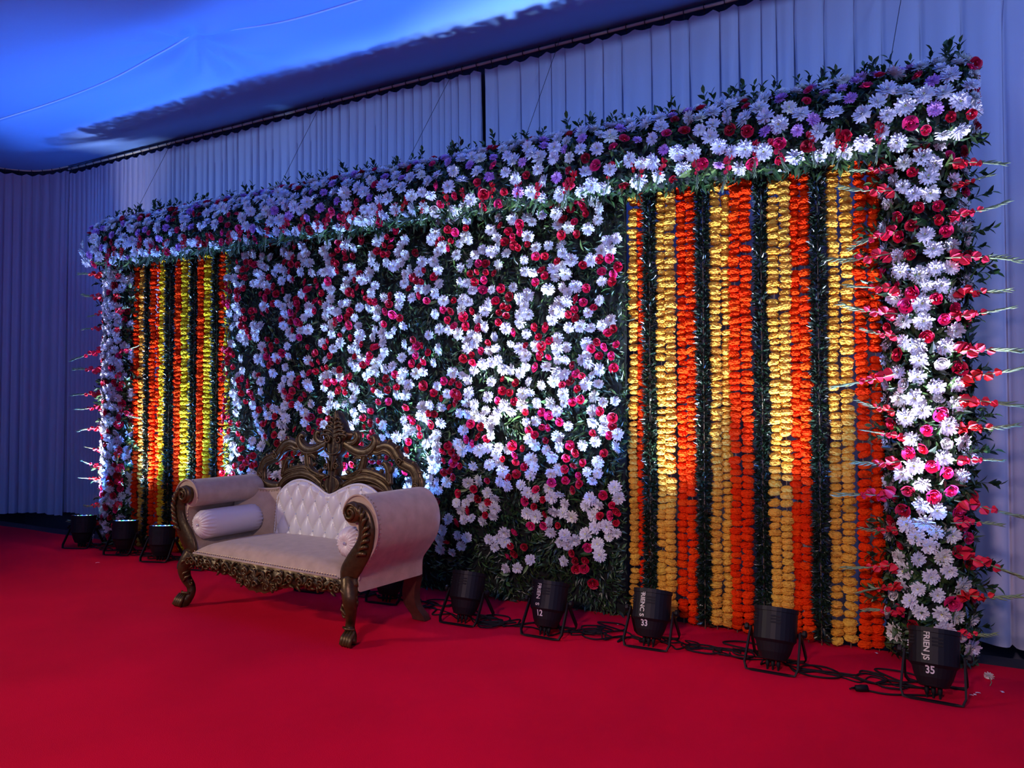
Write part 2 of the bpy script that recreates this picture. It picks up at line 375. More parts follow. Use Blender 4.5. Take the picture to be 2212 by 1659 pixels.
def put_all(flw, root, rg, cap=300):
    """flw: (kind, p, n, size); the cap largest in view stay single, the rest is joined"""
    far = {}; byk = {}
    for f in flw: byk.setdefault(f[0], []).append(f)
    C = np.array(cam.location)
    for k, fl in byk.items():
        fl.sort(key=lambda f: np.linalg.norm(np.asarray(f[1]) - C) / f[3])
        for i, f in enumerate(fl): put_flower(*f, root, rg, None if i < cap else far)
    for k, b in far.items():
        o = b.build(NAME[k] + '_mass', {'w': [M['mum_white_j'], M['mum_eye']], 'l': [M['mum_lilac'], M['mum_lilac']], 'r': M['rose_j'], 'v': M['rose_white']}[k], root, smooth=k in 'rv')
        o['kind'] = 'stuff'
def leaves(P, N, ln, rg, droop=0, spread=1.0, lift=.45, asp=.3, bias=None):
    """many folded leaves as arrays: positions P, surface normals N, lengths ln"""
    n = len(P); N = N / np.linalg.norm(N, axis=1)[:, None]
    a = rg.normal(size=(n, 3)); t = a - N * (a * N).sum(1)[:, None]; t /= np.linalg.norm(t, axis=1)[:, None]
    if bias is not None: t = t + bias; t /= np.linalg.norm(t, axis=1)[:, None]
    d = t * spread + N * (lift + rg.normal(0, .3, n))[:, None]; d[:, 2] -= droop; d /= np.linalg.norm(d, axis=1)[:, None]
    s = np.cross(d, N + rg.normal(0, .35, (n, 3))); s /= np.linalg.norm(s, axis=1)[:, None] + 1e-9; u = np.cross(s, d)
    L = ln[:, None]; w = L * asp * rg.uniform(.7, 1.2, n)[:, None]
    v = np.stack([P, P + d * L * .45 + s * w * .5 + u * w * .18, P + d * L * .42, P + d * L * .45 - s * w * .5 + u * w * .18, P + d * L - u * L * .08], 1).reshape(-1, 3)
    k = np.arange(n)[:, None] * 5
    f = np.concatenate([k + [0, 2, 1], k + [0, 3, 2], k + [1, 2, 4], k + [2, 3, 4]])
    return v, f.tolist()
def foliage(name, root, P, N, ln, rg, **k):
    m = MB(); v, f = leaves(P, N, ln, rg, **k); m.v = [v - np.array(root.location)]; m.f = [tuple(q) for q in f]; m.n = len(v); m.mi = [0] * len(f)
    o = m.build(name, M['leaf'], root, smooth=False); o['kind'] = 'stuff'; return o
# single broad leaves and sprigs as shared meshes
def leaf_mesh(asp, fold=.16):
    m = MB(); w = asp
    V = [(0, 0, 0), (.3, .8 * w / 2, fold * w), (.32, 0, 0), (.3, -.8 * w / 2, fold * w), (.65, .85 * w / 2, fold * w - .03), (.66, 0, -.03), (.65, -.85 * w / 2, fold * w - .03), (1, 0, -.1)]
    m.add(V, [(0, 2, 1), (0, 3, 2), (1, 2, 5, 4), (2, 3, 6, 5), (4, 5, 7), (5, 6, 7)]); return m
LEAFME = [leaf_mesh(a).mesh('leaf', M['leaf_light'], False) for a in (.32, .42, .26)]
def sprig_mesh(seed):
    rg = np.random.default_rng(seed); m = MB()
    st = spline([(0, 0, 0), (.02, .01, .35), (.08 * rg.uniform(-1, 1), .06, .7), (.15 * rg.uniform(-1, 1), .1, 1)], 4)
    m.tube(st, np.linspace(.014, .006, len(st)), 4)
    lm = leaf_mesh(.5); lv = np.concatenate(lm.v)
    for k in range(9):
        t = .15 + .85 * k / 8; p = st[min(len(st) - 1, int(t * (len(st) - 1)))]; a = k * 2.4 + rg.normal(0, .3); e = .5 + .5 * t
        d = np.array([math.cos(a) * math.cos(e), math.sin(a) * math.cos(e), math.sin(e)]); s = np.array([-math.sin(a), math.cos(a), 0]); u = np.cross(d, s)
        R = np.stack([d, s, u], 1); m.add((lv * rg.uniform(.32, .45)) @ R.T + p, lm.f)
    return m
SPRIG = [sprig_mesh(i + 40).mesh('leaf_sprig', M['leaf'], False) for i in range(3)]
def put_obj(name, me, root, p, d, size, rg, axis='Z'):
    d = Vector(d).normalized(); q = d.to_track_quat(axis, 'Y' if axis != 'Y' else 'Z')
    q = q @ Matrix.Rotation(rg.uniform(0, 6.28), 3, axis).to_quaternion()
    o = bpy.data.objects.new(name, me); col.objects.link(o); o.parent = root; o.location = Vector(p) - root.location
    o.rotation_euler = q.to_euler(); o.scale = (size,) * 3; return o
# gladiolus spike along +Z, length 1
def glad_meshes(seed):
    rg = np.random.default_rng(seed); st = spline([(0, 0, 0), (.01, 0, .4), (.03, .02, .75), (.10, .03, 1.0)], 5)
    g = MB(); g.tube(st, np.linspace(.016, .006, len(st)), 5); b = MB()
    for k in range(9):
        t = .5 + .5 * k / 8; p = st[min(len(st) - 1, int(t * (len(st) - 1)))]; sd = 1 if k % 2 else -1
        d = np.array([sd * .22 + .1, rg.normal(0, .12), 1.0]); d /= np.linalg.norm(d)
        g.tube([p, p + d * .07, p + d * rg.uniform(.14, .24)], [.012, .02, .002], 5)
    lm = leaf_mesh(.75, .5); lv = np.concatenate(lm.v)
    for k in range(4):
        t = .08 + .13 * k; p = st[int(t * (len(st) - 1))]; sd = 1 if k % 2 else -1
        for j in range(5):
            a = j * 1.256 + k; ax = np.array([sd * .55, .25, .8]); ax /= np.linalg.norm(ax)
            x = np.cross(ax, [0, 1, 0.]); x /= np.linalg.norm(x); y = np.cross(ax, x)
            d = ax * 1.0 + (x * math.cos(a) + y * math.sin(a)) * (.34 - .06 * k); d /= np.linalg.norm(d)
            s = np.cross(d, ax); s /= np.linalg.norm(s); R = np.stack([d, s, np.cross(d, s)], 1)
            b.add((lv * (.20 - .025 * k)) @ R.T + p, lm.f)
    return g.mesh('gladiolus', M['gladgreen']), b.mesh('blossom', M['glad'])
GLAD = [glad_meshes(i + 60) for i in range(3)]
def put_glad(root, p, d, size, rg):
    i = int(rg.integers(0, 3)); o = put_obj('gladiolus', GLAD[i][0], root, p, d, size, rg)
    c = bpy.data.objects.new('blossom', GLAD[i][1]); col.objects.link(c); c.parent = o
def poisson(n, dmin, gen, rg, tries=14000):
    pts = np.zeros((0, 2)); out = []
    for _ in range(tries):
        q = gen(rg)
        if len(out) == 0 or np.min(((pts - q) ** 2).sum(1)) > dmin ** 2:
            out.append(q); pts = np.array(out)
            if len(out) >= n: break
    return pts

# ---- centre flower panel
PX0, PX1 = -6.09, -2.0
panel = empty('flower_panel', ((PX0 + PX1) / 2, 0, 0))
tag(panel, 'wide centre panel of white chrysanthemums and red roses on dark leaves', 'flower wall')
MB().box(PX0 - panel.location.x, PX1 - panel.location.x, .0, .05, -.03, 3.1).build('backing', M['backing'], panel, smooth=False)
rg = np.random.default_rng(11); flw = []; used = np.zeros((0, 2))
clus = []
for r in range(-5, 6):
    z = 1.63 + .298 * r
    x0 = -5.70 if r % 2 == 0 else -5.42 - .28 * 0
    for k in range(-1, 8):
        x = x0 + .562 * k + rg.normal(0, .03)
        if PX0 - .05 < x < PX1 + .05 and .28 < z < 3.12: clus.append((x, z + rg.normal(0, .025)))
def try_add(q, d):
    global used
    if not (PX0 + .02 < q[0] < PX1 - .005 and .18 < q[1] < 3.08): return False
    if len(used) and np.min(((used - q) ** 2).sum(1)) < d * d: return False
    used = np.vstack([used, q]); return True
for cx, cz in clus:
    dense = np.clip((cz - .1) / .5, .35, 1); nr = int(round(rg.uniform(6, 10) * dense)); nw = int(round(rg.uniform(11, 16) * dense))
    left = np.clip((-3.6 - cx) / 2.2, 0, 1); nr += int(round(3 * left * dense))
    got = 0
    for _ in range(90):
        if got >= nr: break
        q = np.array([cx, cz]) + rg.normal(0, .072, 2)
        if try_add(q, .052): got += 1; flw.append(('r', (q[0], -.085 - rg.uniform(0, .05), q[1]), (0, -1, -.05), rg.uniform(.026, .039)))
    got = 0
    for _ in range(120):
        if got >= nw: break
        a = rg.uniform(0, 6.28); rr = rg.uniform(.05, .185); q = np.array([cx + rr * math.cos(a) * 1.1, cz + rr * math.sin(a)])
        if try_add(q, .061): got += 1; flw.append(('w', (q[0], -.075 - rg.uniform(0, .04), q[1]), (0, -1, -.12), rg.uniform(.036, .052)))
for _ in range(700):   # loose flowers between the clusters, denser towards the top
    q = np.array([rg.uniform(PX0, PX1), rg.uniform(.2, 3.08)])
    if rg.uniform() < .10 + .40 * (q[1] / 3.1) ** 2 and try_add(q, .085):
        flw.append(('w' if rg.uniform() < .72 else 'r', (q[0], -.07, q[1]), (0, -1, -.1), rg.uniform(.030, .046)))
put_all(flw, panel, rg)
n = 26000; P = np.stack([rg.uniform(PX0 - .03, PX1 + .03, n), rg.uniform(-.05, 0, n), rg.uniform(0, 3.1, n)], 1)
# leaves grow in fanned tufts
tu = np.floor(P[:, 0] / .17) * 7.3 + np.floor(P[:, 2] / .15) * 3.1; ang = (np.sin(tu * 12.9898) * 43758.5453) % 1 * 6.28
bias = np.stack([np.cos(ang) * 1.2, np.zeros(n), np.sin(ang) * 1.2], 1)
foliage('foliage', panel, P, np.tile([0, -1., 0], (n, 1)), rg.uniform(.038, .072, n), rg, lift=.55, asp=.30, bias=bias)
for k in range(240):
    p = (rg.uniform(PX0, PX1), -.06, rg.uniform(.1, 3.05)); a = rg.uniform(0, 6.28)
    put_obj('leaf', LEAFME[k % 3], panel, p, (math.cos(a), -.75, math.sin(a)), rg.uniform(.06, .1), rg, 'X')

# ---- flower columns
def column(xc, label, seed, glads, halfw=.225, nf=270, dm=.075, wf=.60):
    rg = np.random.default_rng(seed); root = empty('flower_column', (xc, 0, 0)); tag(root, label, 'flower column', 'flower columns at the ends of the backdrop')
    a = np.linspace(-1.75, 1.75, 22); prof = np.stack([np.sin(a) * halfw * .82, .06 - np.cos(a) * .17], 1)
    rows = [np.column_stack([prof, np.full(22, z)]) for z in np.linspace(-.03, 3.25, 12)]
    MB().grid(np.array(rows)).build('backing', M['backing'], root)
    MB().box(-.15, -.11, .07, .11, -.03, 3.2).box(.11, .15, .07, .11, -.03, 3.2).build('frame_post', M['metalblk'], root, smooth=False)
    def sf(al, z): return np.array([xc + math.sin(al) * halfw, .05 - math.cos(al) * .21, z]), np.array([math.sin(al) * .9, -math.cos(al), 0])
    pts = poisson(nf, dm, lambda r: np.array([np.clip(r.normal(0, .10), -.21, .21), r.uniform(.10, 3.12)]), rg)
    flw = []
    for u, z in pts:
        p, nn = sf(math.asin(np.clip(u / halfw, -.95, .95)), z); k = rg.uniform()
        kind = 'w' if k < wf else ('r' if k < .96 else 'v')
        flw.append((kind, p, nn + [0, -.25, -.1], rg.uniform(.042, .058) if kind == 'w' else rg.uniform(.032, .046)))
    put_all(flw, root, rg)
    n = 3600; al = rg.uniform(-1.9, 1.9, n); z = rg.uniform(0.0, 3.2, n)
    P = np.stack([xc + np.sin(al) * halfw * .92, .05 - np.cos(al) * .17, z], 1); N = np.stack([np.sin(al), -np.cos(al) * .9, 0 * al], 1)
    foliage('foliage', root, P, N, rg.uniform(.06, .115, n), rg, lift=.5, asp=.36)
    for k in range(70):
        sd = -1 if k % 2 else 1; al = sd * rg.uniform(1.0, 1.7); p, nn = sf(al, rg.uniform(.1, 3.1))
        put_obj('leaf_sprig', SPRIG[k % 3], root, p - nn * .05, nn * .8 + [sd * .3, -.1, rg.uniform(-.2, .45)], rg.uniform(.12, .18), rg)
    for k in range(glads):
        for sd in (-1, 1):
            z = .25 + (2.85 * (k + rg.uniform(-.3, .3))) / glads; p, nn = sf(sd * rg.uniform(.45, .75), z)
            put_glad(root, p, (sd, -.30 + rg.uniform(-.35, .25), rg.uniform(-.35, .22)), rg.uniform(.20, .36), rg)
column(-.095, 'tall flower column at the right end with red gladioli sticking out', 31, 16)
column(-7.80, 'tall flower column at the far left end of the backdrop', 32, 14, .215, 340, .062, .70)

# ---- flower beam along the top
BX0, BX1 = -8.02, .15
beam = empty('flower_beam', ((BX0 + BX1) / 2, 0, 2.98)); tag(beam, 'long top beam of white, lilac and red flowers with leafy fringe', 'flower beam')
bp = spline([(-.20, 2.99), (-.275, 3.08), (-.29, 3.19), (-.255, 3.31), (-.17, 3.42), (-.04, 3.49), (.10, 3.50), (.2, 3.44)], 6)
bs = np.r_[0, np.cumsum(np.linalg.norm(np.diff(bp, axis=0), axis=1))]; BL = bs[-1]
bt = np.gradient(bp, axis=0); bt /= np.linalg.norm(bt, axis=1)[:, None]; bn = np.stack([-bt[:, 1], bt[:, 0]], 1)
def bsf(s):
    return np.stack([np.interp(s, bs, bp[:, 0]), np.interp(s, bs, bp[:, 1])], -1), np.stack([np.interp(s, bs, bn[:, 0]), np.interp(s, bs, bn[:, 1])], -1)
cx = np.array(beam.location)
inner = bp * [.86, 1] - bn * .03
rows = [np.column_stack([np.full(len(bp), x), inner]) - cx for x in np.linspace(BX0 + .03, BX1 - .03, 30)]
m = MB().grid(np.array(rows))
for x in (BX0 + .03, BX1 - .03): m.add(np.column_stack([np.full(len(bp), x), inner]) - cx, [tuple(range(len(bp)))])
m.box(BX0 + .04 - cx[0], BX1 - .04 - cx[0], -.19, .18, .03, .06); m.box(BX0 + .04 - cx[0], BX1 - .04 - cx[0], .17, .19, .03, .46)
m.build('backing', M['backing'], beam)
rg = np.random.default_rng(51)
pts = poisson(900, .083, lambda r: np.array([r.uniform(BX0, BX1), r.uniform(.045, BL - .05)]), rg, 20000); flw = []
for x, s in pts:
    q, nn = bsf(s); k = rg.uniform(); fr = s / BL
    kind = 'w' if k < .60 else ('l' if k < .60 + .20 * (1 if fr > .2 else .4) else ('r' if k < .985 else 'v'))
    ex = 0
    if x > BX1 - .06: ex = .5
    flw.append((kind, (x, q[0] + nn[0] * .03, q[1] + nn[1] * .03), (ex, nn[0], nn[1]), {'w': rg.uniform(.042, .060), 'l': rg.uniform(.034, .044), 'r': rg.uniform(.028, .043), 'v': .045}[kind]))
for k in range(26):   # the right end face
    a = rg.uniform(-.22, .15); b = rg.uniform(3.06, 3.46)
    flw.append(('w' if rg.uniform() < .55 else 'r', (BX1 + .02, a, b), (1, -.5, .1), rg.uniform(.035, .05)))
put_all(flw, beam, rg)
n = 9000; s = rg.uniform(0, BL, n); q, nn = bsf(s); P = np.column_stack([rg.uniform(BX0, BX1, n), q * [.9, 1] - nn * .02]); N = np.column_stack([np.zeros(n), nn])
foliage('foliage', beam, P, N, rg.uniform(.05, .10, n), rg, lift=.6, asp=.36)
n = 1900; P = np.stack([rg.uniform(BX0 + .25, BX1 - .4, n), rg.uniform(-.26, -.08, n), rg.uniform(2.96, 3.08, n)], 1)
foliage('leaf_fringe', beam, P, np.tile([0, -1., -.35], (n, 1)), rg.uniform(.05, .09, n), rg, droop=.55, lift=.5, asp=.36)
for k in range(230):
    x = rg.uniform(BX0, BX1); q, nn = bsf(BL * rg.uniform(.66, .98))
    put_obj('leaf_sprig', SPRIG[k % 3], beam, (x, q[0], q[1] - .03), (rg.normal(0, .35), -.1 + rg.normal(0, .25), 1), rg.uniform(.10, .165), rg)
for k in range(130):
    x = rg.uniform(BX0 + .2, BX1 - .35)
    put_obj('leaf', LEAFME[k % 3], beam, (x, rg.uniform(-.28, -.18), rg.uniform(2.98, 3.06)), (rg.normal(0, .6), -.6, -.8), rg.uniform(.07, .12), rg, 'X')
for k in range(46):
    x = BX0 + .3 + (BX1 - BX0 - .6) * (k + rg.uniform(.1, .9)) / 46
    put_glad(beam, (x, -.30, 3.15 + rg.uniform(-.03, .04)), (rg.normal(.0, .22), -.12, -1), rg.uniform(.18, .26), rg)

# ---- garlands
MG = [marigold(i + 80) for i in range(4)]
MGM = {k: [g.mesh('marigold', M[k], False) for g in MG] for k in ('yellow', 'lemon', 'orange')}
sm = MB(); sm.tube([(0, 0, .0), (0, 0, 1.6), (0, 0, 3.09)], .004, 5); STR = sm.mesh('string', M['string'])
rg = np.random.default_rng(90)
n = 3400; zz = rg.uniform(.02, 3.05, n); an = rg.uniform(0, 6.28, n); Nn = np.stack([np.cos(an), np.sin(an), rg.normal(0, .25, n)], 1); P = np.column_stack([np.cos(an) * .012, np.sin(an) * .012, zz])
lm = MB(); v, f = leaves(P, Nn, rg.uniform(.04, .068, n), rg, spread=.45, lift=.9, asp=.30); lm.v = [v]; lm.f = [tuple(q) for q in f]; lm.mi = [0] * len(f)
LG = lm.mesh('leaves', M['leaf_dark'], False)
def garland(kind, x, y, label, group):
    if kind == 'g':
        r = empty('leaf_garland', (x, y, 0)); tag(r, label, 'garland', group)
        o = link('leaves', LG, r, rot=(0, 0, rg.uniform(0, 6.28))); o['kind'] = 'stuff'; link('string', STR, r); return
    r = empty('marigold_garland', (x, y, 0)); tag(r, label, 'garland', group); link('string', STR, r)
    z = rg.uniform(.02, .06); R0 = .037 * rg.uniform(.95, 1.07); ox = 0
    while z < 3.08:
        s = R0 * rg.uniform(.88, 1.14); ox = .7 * ox + rg.normal(0, .0035)
        o = bpy.data.objects.new('marigold', MGM[kind][int(rg.integers(0, 4))]); col.objects.link(o); o.parent = r
        o.location = (ox, rg.normal(0, .003), z); o.scale = (s * rg.uniform(.94, 1.08), s, s * rg.uniform(.95, 1.15))
        o.rotation_euler = (rg.normal(0, .16), rg.normal(0, .14), rg.uniform(0, 6.28)); z += s * rg.uniform(1.02, 1.32) + (rg.uniform(.01, .03) if rg.uniform() < .05 else 0)
right = [(-1.938, 'y'), (-1.868, 'o'), (-1.799, 'g'), (-1.719, 'y'), (-1.655, 'y'), (-1.582, 'o'), (-1.51, 'o'), (-1.419, 'g'), (-1.344, 'y'), (-1.279, 'y'), (-1.212, 'o'), (-1.138, 'o'), (-1.044, 'g'), (-.961, 'y'), (-.893, 'y'), (-.832, 'o'), (-.77, 'o'), (-.689, 'g'), (-.605, 'y'), (-.525, 'y'), (-.444, 'o'), (-.367, 'o')]
left = [(-7.554, 'o'), (-7.465, 'y'), (-7.385, 'y'), (-7.315, 'g'), (-7.255, 'o'), (-7.185, 'o'), (-7.11, 'l'), (-7.03, 'l'), (-6.965, 'g'), (-6.905, 'o'), (-6.836, 'o'), (-6.765, 'l'), (-6.688, 'l'), (-6.617, 'g'), (-6.557, 'o'), (-6.497, 'o'), (-6.425, 'l'), (-6.35, 'l'), (-6.285, 'g'), (-6.23, 'o'), (-6.16, 'l')]
KN = {'y': 'golden yellow marigold garland', 'l': 'lemon-lit yellow marigold garland', 'o': 'bright orange marigold garland', 'g': 'dark green leaf garland'}
KK = {'y': 'yellow', 'l': 'lemon', 'o': 'orange', 'g': 'g'}
for lst, side in ((right, 'right'), (left, 'left')):
    for i, (x, k) in enumerate(lst):
        j = len(lst) - 1 - i if side == 'right' else i
        garland(KK[k], x, rg.uniform(-.02, .03) - (.02 if k == 'g' else 0), '%s, %s string counted from the %s flower column' % (KN[k], ORD[j], side), 'garlands hanging beside the %s flower column' % side)

# ------------------------------------------------------------------ sofa
SO = (-4.11, -1.375, 0); SR = math.radians(-4)
sofa = empty('carved_sofa', SO, SR); tag(sofa, 'cream two-seat sofa with tufted back and carved bronze wooden frame', 'sofa')
E3 = np.eye(3); UX, VY, WZ = E3[0], E3[1], E3[2]; O0 = np.zeros(3)
# seat
a = np.linspace(-1, 1, 45); bb = np.linspace(0, 1, 26); A, B = np.meshgrid(a, bb)
hw = .765; cr = (1 - np.abs(A) ** 5) ** .6 * (1 - np.clip(.16 - B, 0, 1) ** 2 / .16 ** 2) ** .5
Zs = .405 + .085 * cr + .022 * (1 - A * A) * np.sin(PI * np.clip(B, 0, 1) * .8)
Ys = -.035 + .62 * B; Xs = A * (hw + .02 * np.sin(B * PI))
m = MB(); m.grid(np.stack([Xs, Ys, Zs], 2))
m.grid(np.stack([np.stack([a * hw, np.full_like(a, -.04), np.full_like(a, .40)], 1), np.stack([Xs[0], Ys[0], Zs[0]], 1)]))
seat = m.build('seat', M['cream'], sofa)
MB().box(-.78, .78, .0, .6, .33, .41).build('seat_frame', M['plainwood'], sofa, smooth=False)
def nails(name, pts, parent, axis=(0, -1, 0), r=.006, mt='nail'):
    m = MB(); ax = np.asarray(axis, float); ax /= np.linalg.norm(ax); x = np.cross(ax, [.3, .2, .9]); x /= np.linalg.norm(x); y = np.cross(ax, x)
    for p in pts:
        V = [np.asarray(p) + (x * math.cos(k * PI / 3) + y * math.sin(k * PI / 3)) * r for k in range(6)] + [np.asarray(p) + ax * r * .8]
        m.add(V, [(k, (k + 1) % 6, 6) for k in range(6)])
    o = m.build(name, M[mt], parent); o['kind'] = 'stuff'; return o
def along(pts, step):
    p = np.asarray(pts, float); s = np.r_[0, np.cumsum(np.linalg.norm(np.diff(p, axis=0), axis=1))]; q = np.arange(step / 2, s[-1], step)
    return np.stack([np.interp(q, s, p[:, k]) for k in range(p.shape[1])], 1)
MB().tube([(-.755, -.044, .402), (0, -.046, .402), (.755, -.044, .402)], .008, 6).build('piping', M['cream'], seat)
nails('nailhead_trim', along([(-.745, -.047, .418), (.745, -.047, .418)], .024), seat)
# front rail with scalloped lower edge and carving
ub = np.array([0, .06, .12, .17, .20, .25, .30, .36, .45, .50, .55, .62, .68, .74, .80]); zb = np.array([.215, .226, .232, .25, .28, .272, .292, .288, .305, .30, .314, .304, .308, .318, .33])
uu = np.linspace(-.80, .80, 161); zl = np.interp(np.abs(uu), ub, zb) + .006 * np.sin(np.abs(uu) * 60)
rows = []
for k in np.linspace(0, 1, 9):
    z = zl + (.398 - zl) * k; y = -.052 - .016 * np.sin(k * PI) - .006 * np.sin(uu * 55 + k * 6) * np.sin(k * PI) - .02 * np.exp(-(uu / .2) ** 2) * (1 - k)
    rows.append(np.stack([uu, y, z], 1))
m = MB(); m.grid(np.array(rows)); m.grid(np.stack([np.stack([uu, np.full_like(uu, -.0), zl], 1), rows[0]])); m.grid(np.stack([rows[-1], np.stack([uu, np.full_like(uu, 0), np.full_like(uu, .398)], 1)]))
m.grid(np.stack([np.stack([uu, np.full_like(uu, 0), np.full_like(uu, .398)], 1), np.stack([uu, np.full_like(uu, 0), zl], 1)]))
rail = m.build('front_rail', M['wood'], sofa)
m = MB()
def carve(m, pts, w0, w1, w2, dep, y, flipu=True, n=7):
    for s in ((1, -1) if flipu else (1,)):
        p = np.asarray(pts, float) * [s, 1]; m.ribbon(p, taper(len(p), w0, w1, w2), dep, np.array([0, y, 0]), UX, WZ, -VY, n)
FY = -.07
for c in [(.73, .352, .034, 0, 1.5), (.625, .347, .030, 2.5, -1.4), (.53, .350, .032, .5, 1.5), (.43, .343, .032, 3, -1.4), (.335, .348, .034, .2, 1.5), (.235, .330, .036, 2.6, -1.4), (.13, .345, .036, 1, 1.5), (.10, .268, .032, 4, -1.4), (.175, .275, .022, 1, 1.3)]:
    carve(m, spiral(c[0], c[1], c[2], c[3], c[4]), .014, .017, .008, .022, FY - .002)
    for q in range(3):
        an = c[3] + 1.1 + q * 1.7; ca, sa = math.cos(an), math.sin(an); r_ = c[2]
        if .225 < c[1] + sa * r_ * 1.6 < .392: carve(m, [(c[0] + ca * r_, c[1] + sa * r_), (c[0] + (ca - .3 * sa) * r_ * 1.3, c[1] + (sa + .3 * ca) * r_ * 1.3), (c[0] + (ca - .8 * sa) * r_ * 1.45, c[1] + (sa + .8 * ca) * r_ * 1.45)], .010, .020, .006, .020, FY - .001)
for q in np.linspace(.05, .75, 15): carve(m, [(q - .012, .385), (q, .388), (q + .012, .385)], .004, .012, .004, .012, FY + .004)
m.ribbon(spiral(0, .275, .03, 0, 1), .02, .03, np.array([0, FY - .016, 0]), UX, WZ, -VY)
for k in range(5):
    for s_ in (1, -1): m.ribbon(spline([(0, .325 + .0 * k), (s_ * (.012 + .012 * k), .35 + .004 * k), (s_ * (.02 + .018 * k), .378 - .013 * k)], 5), taper(11, .004, .014, .004), .02, np.array([0, FY - .004, 0]), UX, WZ, -VY, 7)
for s_ in (1, -1): m.ribbon(spiral(s_ * .05, .315, .022, 0, s_ * 1.4), .011, .022, np.array([0, FY - .006, 0]), UX, WZ, -VY)
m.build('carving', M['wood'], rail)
# legs
def leg(sd, front):
    m = MB()
    if front:
        p = spline([(.815, -.01, .40), (.84, -.03, .345), (.862, -.045, .28), (.858, -.035, .21), (.832, -.01, .145), (.826, -.01, .095), (.85, -.03, .05), (.87, -.05, .012)], 6)
        r = np.interp(np.linspace(0, 1, len(p)), [0, .15, .3, .45, .6, .72, .85, 1], [.052, .055, .048, .038, .031, .031, .042, .040])
        m.tube(p * [sd, 1, 1], r, 12)
    else:
        p = spline([(.83, .60, .40), (.82, .605, .30), (.795, .61, .2), (.80, .62, .11), (.845, .64, .04), (.86, .645, .003)], 6)
        rows = []
        for q in p * [sd, 1, 1]: rows.append([q + [-.055, -.03, 0], q + [.055, -.03, 0], q + [.055, .03, 0], q + [-.055, .03, 0], q + [-.055, -.03, 0]])
        m.grid(np.array(rows)); m.add(rows[-1][:4], [(0, 1, 2, 3)])
    o = m.build('leg', M['wood'] if front else M['plainwood'], sofa, smooth=front)
    if front:
        c = MB(); base = np.array([0., 0, 0])
        for k in range(5):   # acanthus leaves over the knee
            z = .33 - .03 * k; q = np.array([(.835 + .02 * math.sin(k)) * sd, -.075 + .004 * k, z])
            c.tube([q + [-.035 * sd, .02, .03], q + [-.01 * sd, -.008, .01], q + [.018 * sd, -.006, -.018], q + [.045 * sd, .03, -.02]], [.003, .011, .010, .003], 6)
            c.tube([q + [.03 * sd, .03, .02], q + [.05 * sd, .04, 0], q + [.045 * sd, .05, -.03]], [.004, .012, .003], 6)
        sp = spiral(0, 0, .03, 1, 1.5); c.tube(np.column_stack([.775 * sd + sp[:, 0], np.full(len(sp), -.075), .345 + sp[:, 1]]), .008, 6)
        sp = spiral(0, 0, .022, 1, 1.3); c.tube(np.column_stack([.80 * sd + sp[:, 0], np.full(len(sp), -.03), .175 + sp[:, 1]]), .008, 6)
        for k in range(4):   # toes
            x = .835 + .023 * k; c.tube([(x * sd, -.05, .09), (x * sd, -.082, .055), ((x + .004) * sd, -.098, .02), ((x + .004) * sd, -.085, .004)], [.008, .014, .014, .008], 7)
        c.tube([(.80 * sd, -.04, .10), (.85 * sd, -.07, .105), (.895 * sd, -.04, .10)], .009, 6)
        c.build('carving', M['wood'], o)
for sd in (1, -1): leg(sd, True); leg(sd, False)
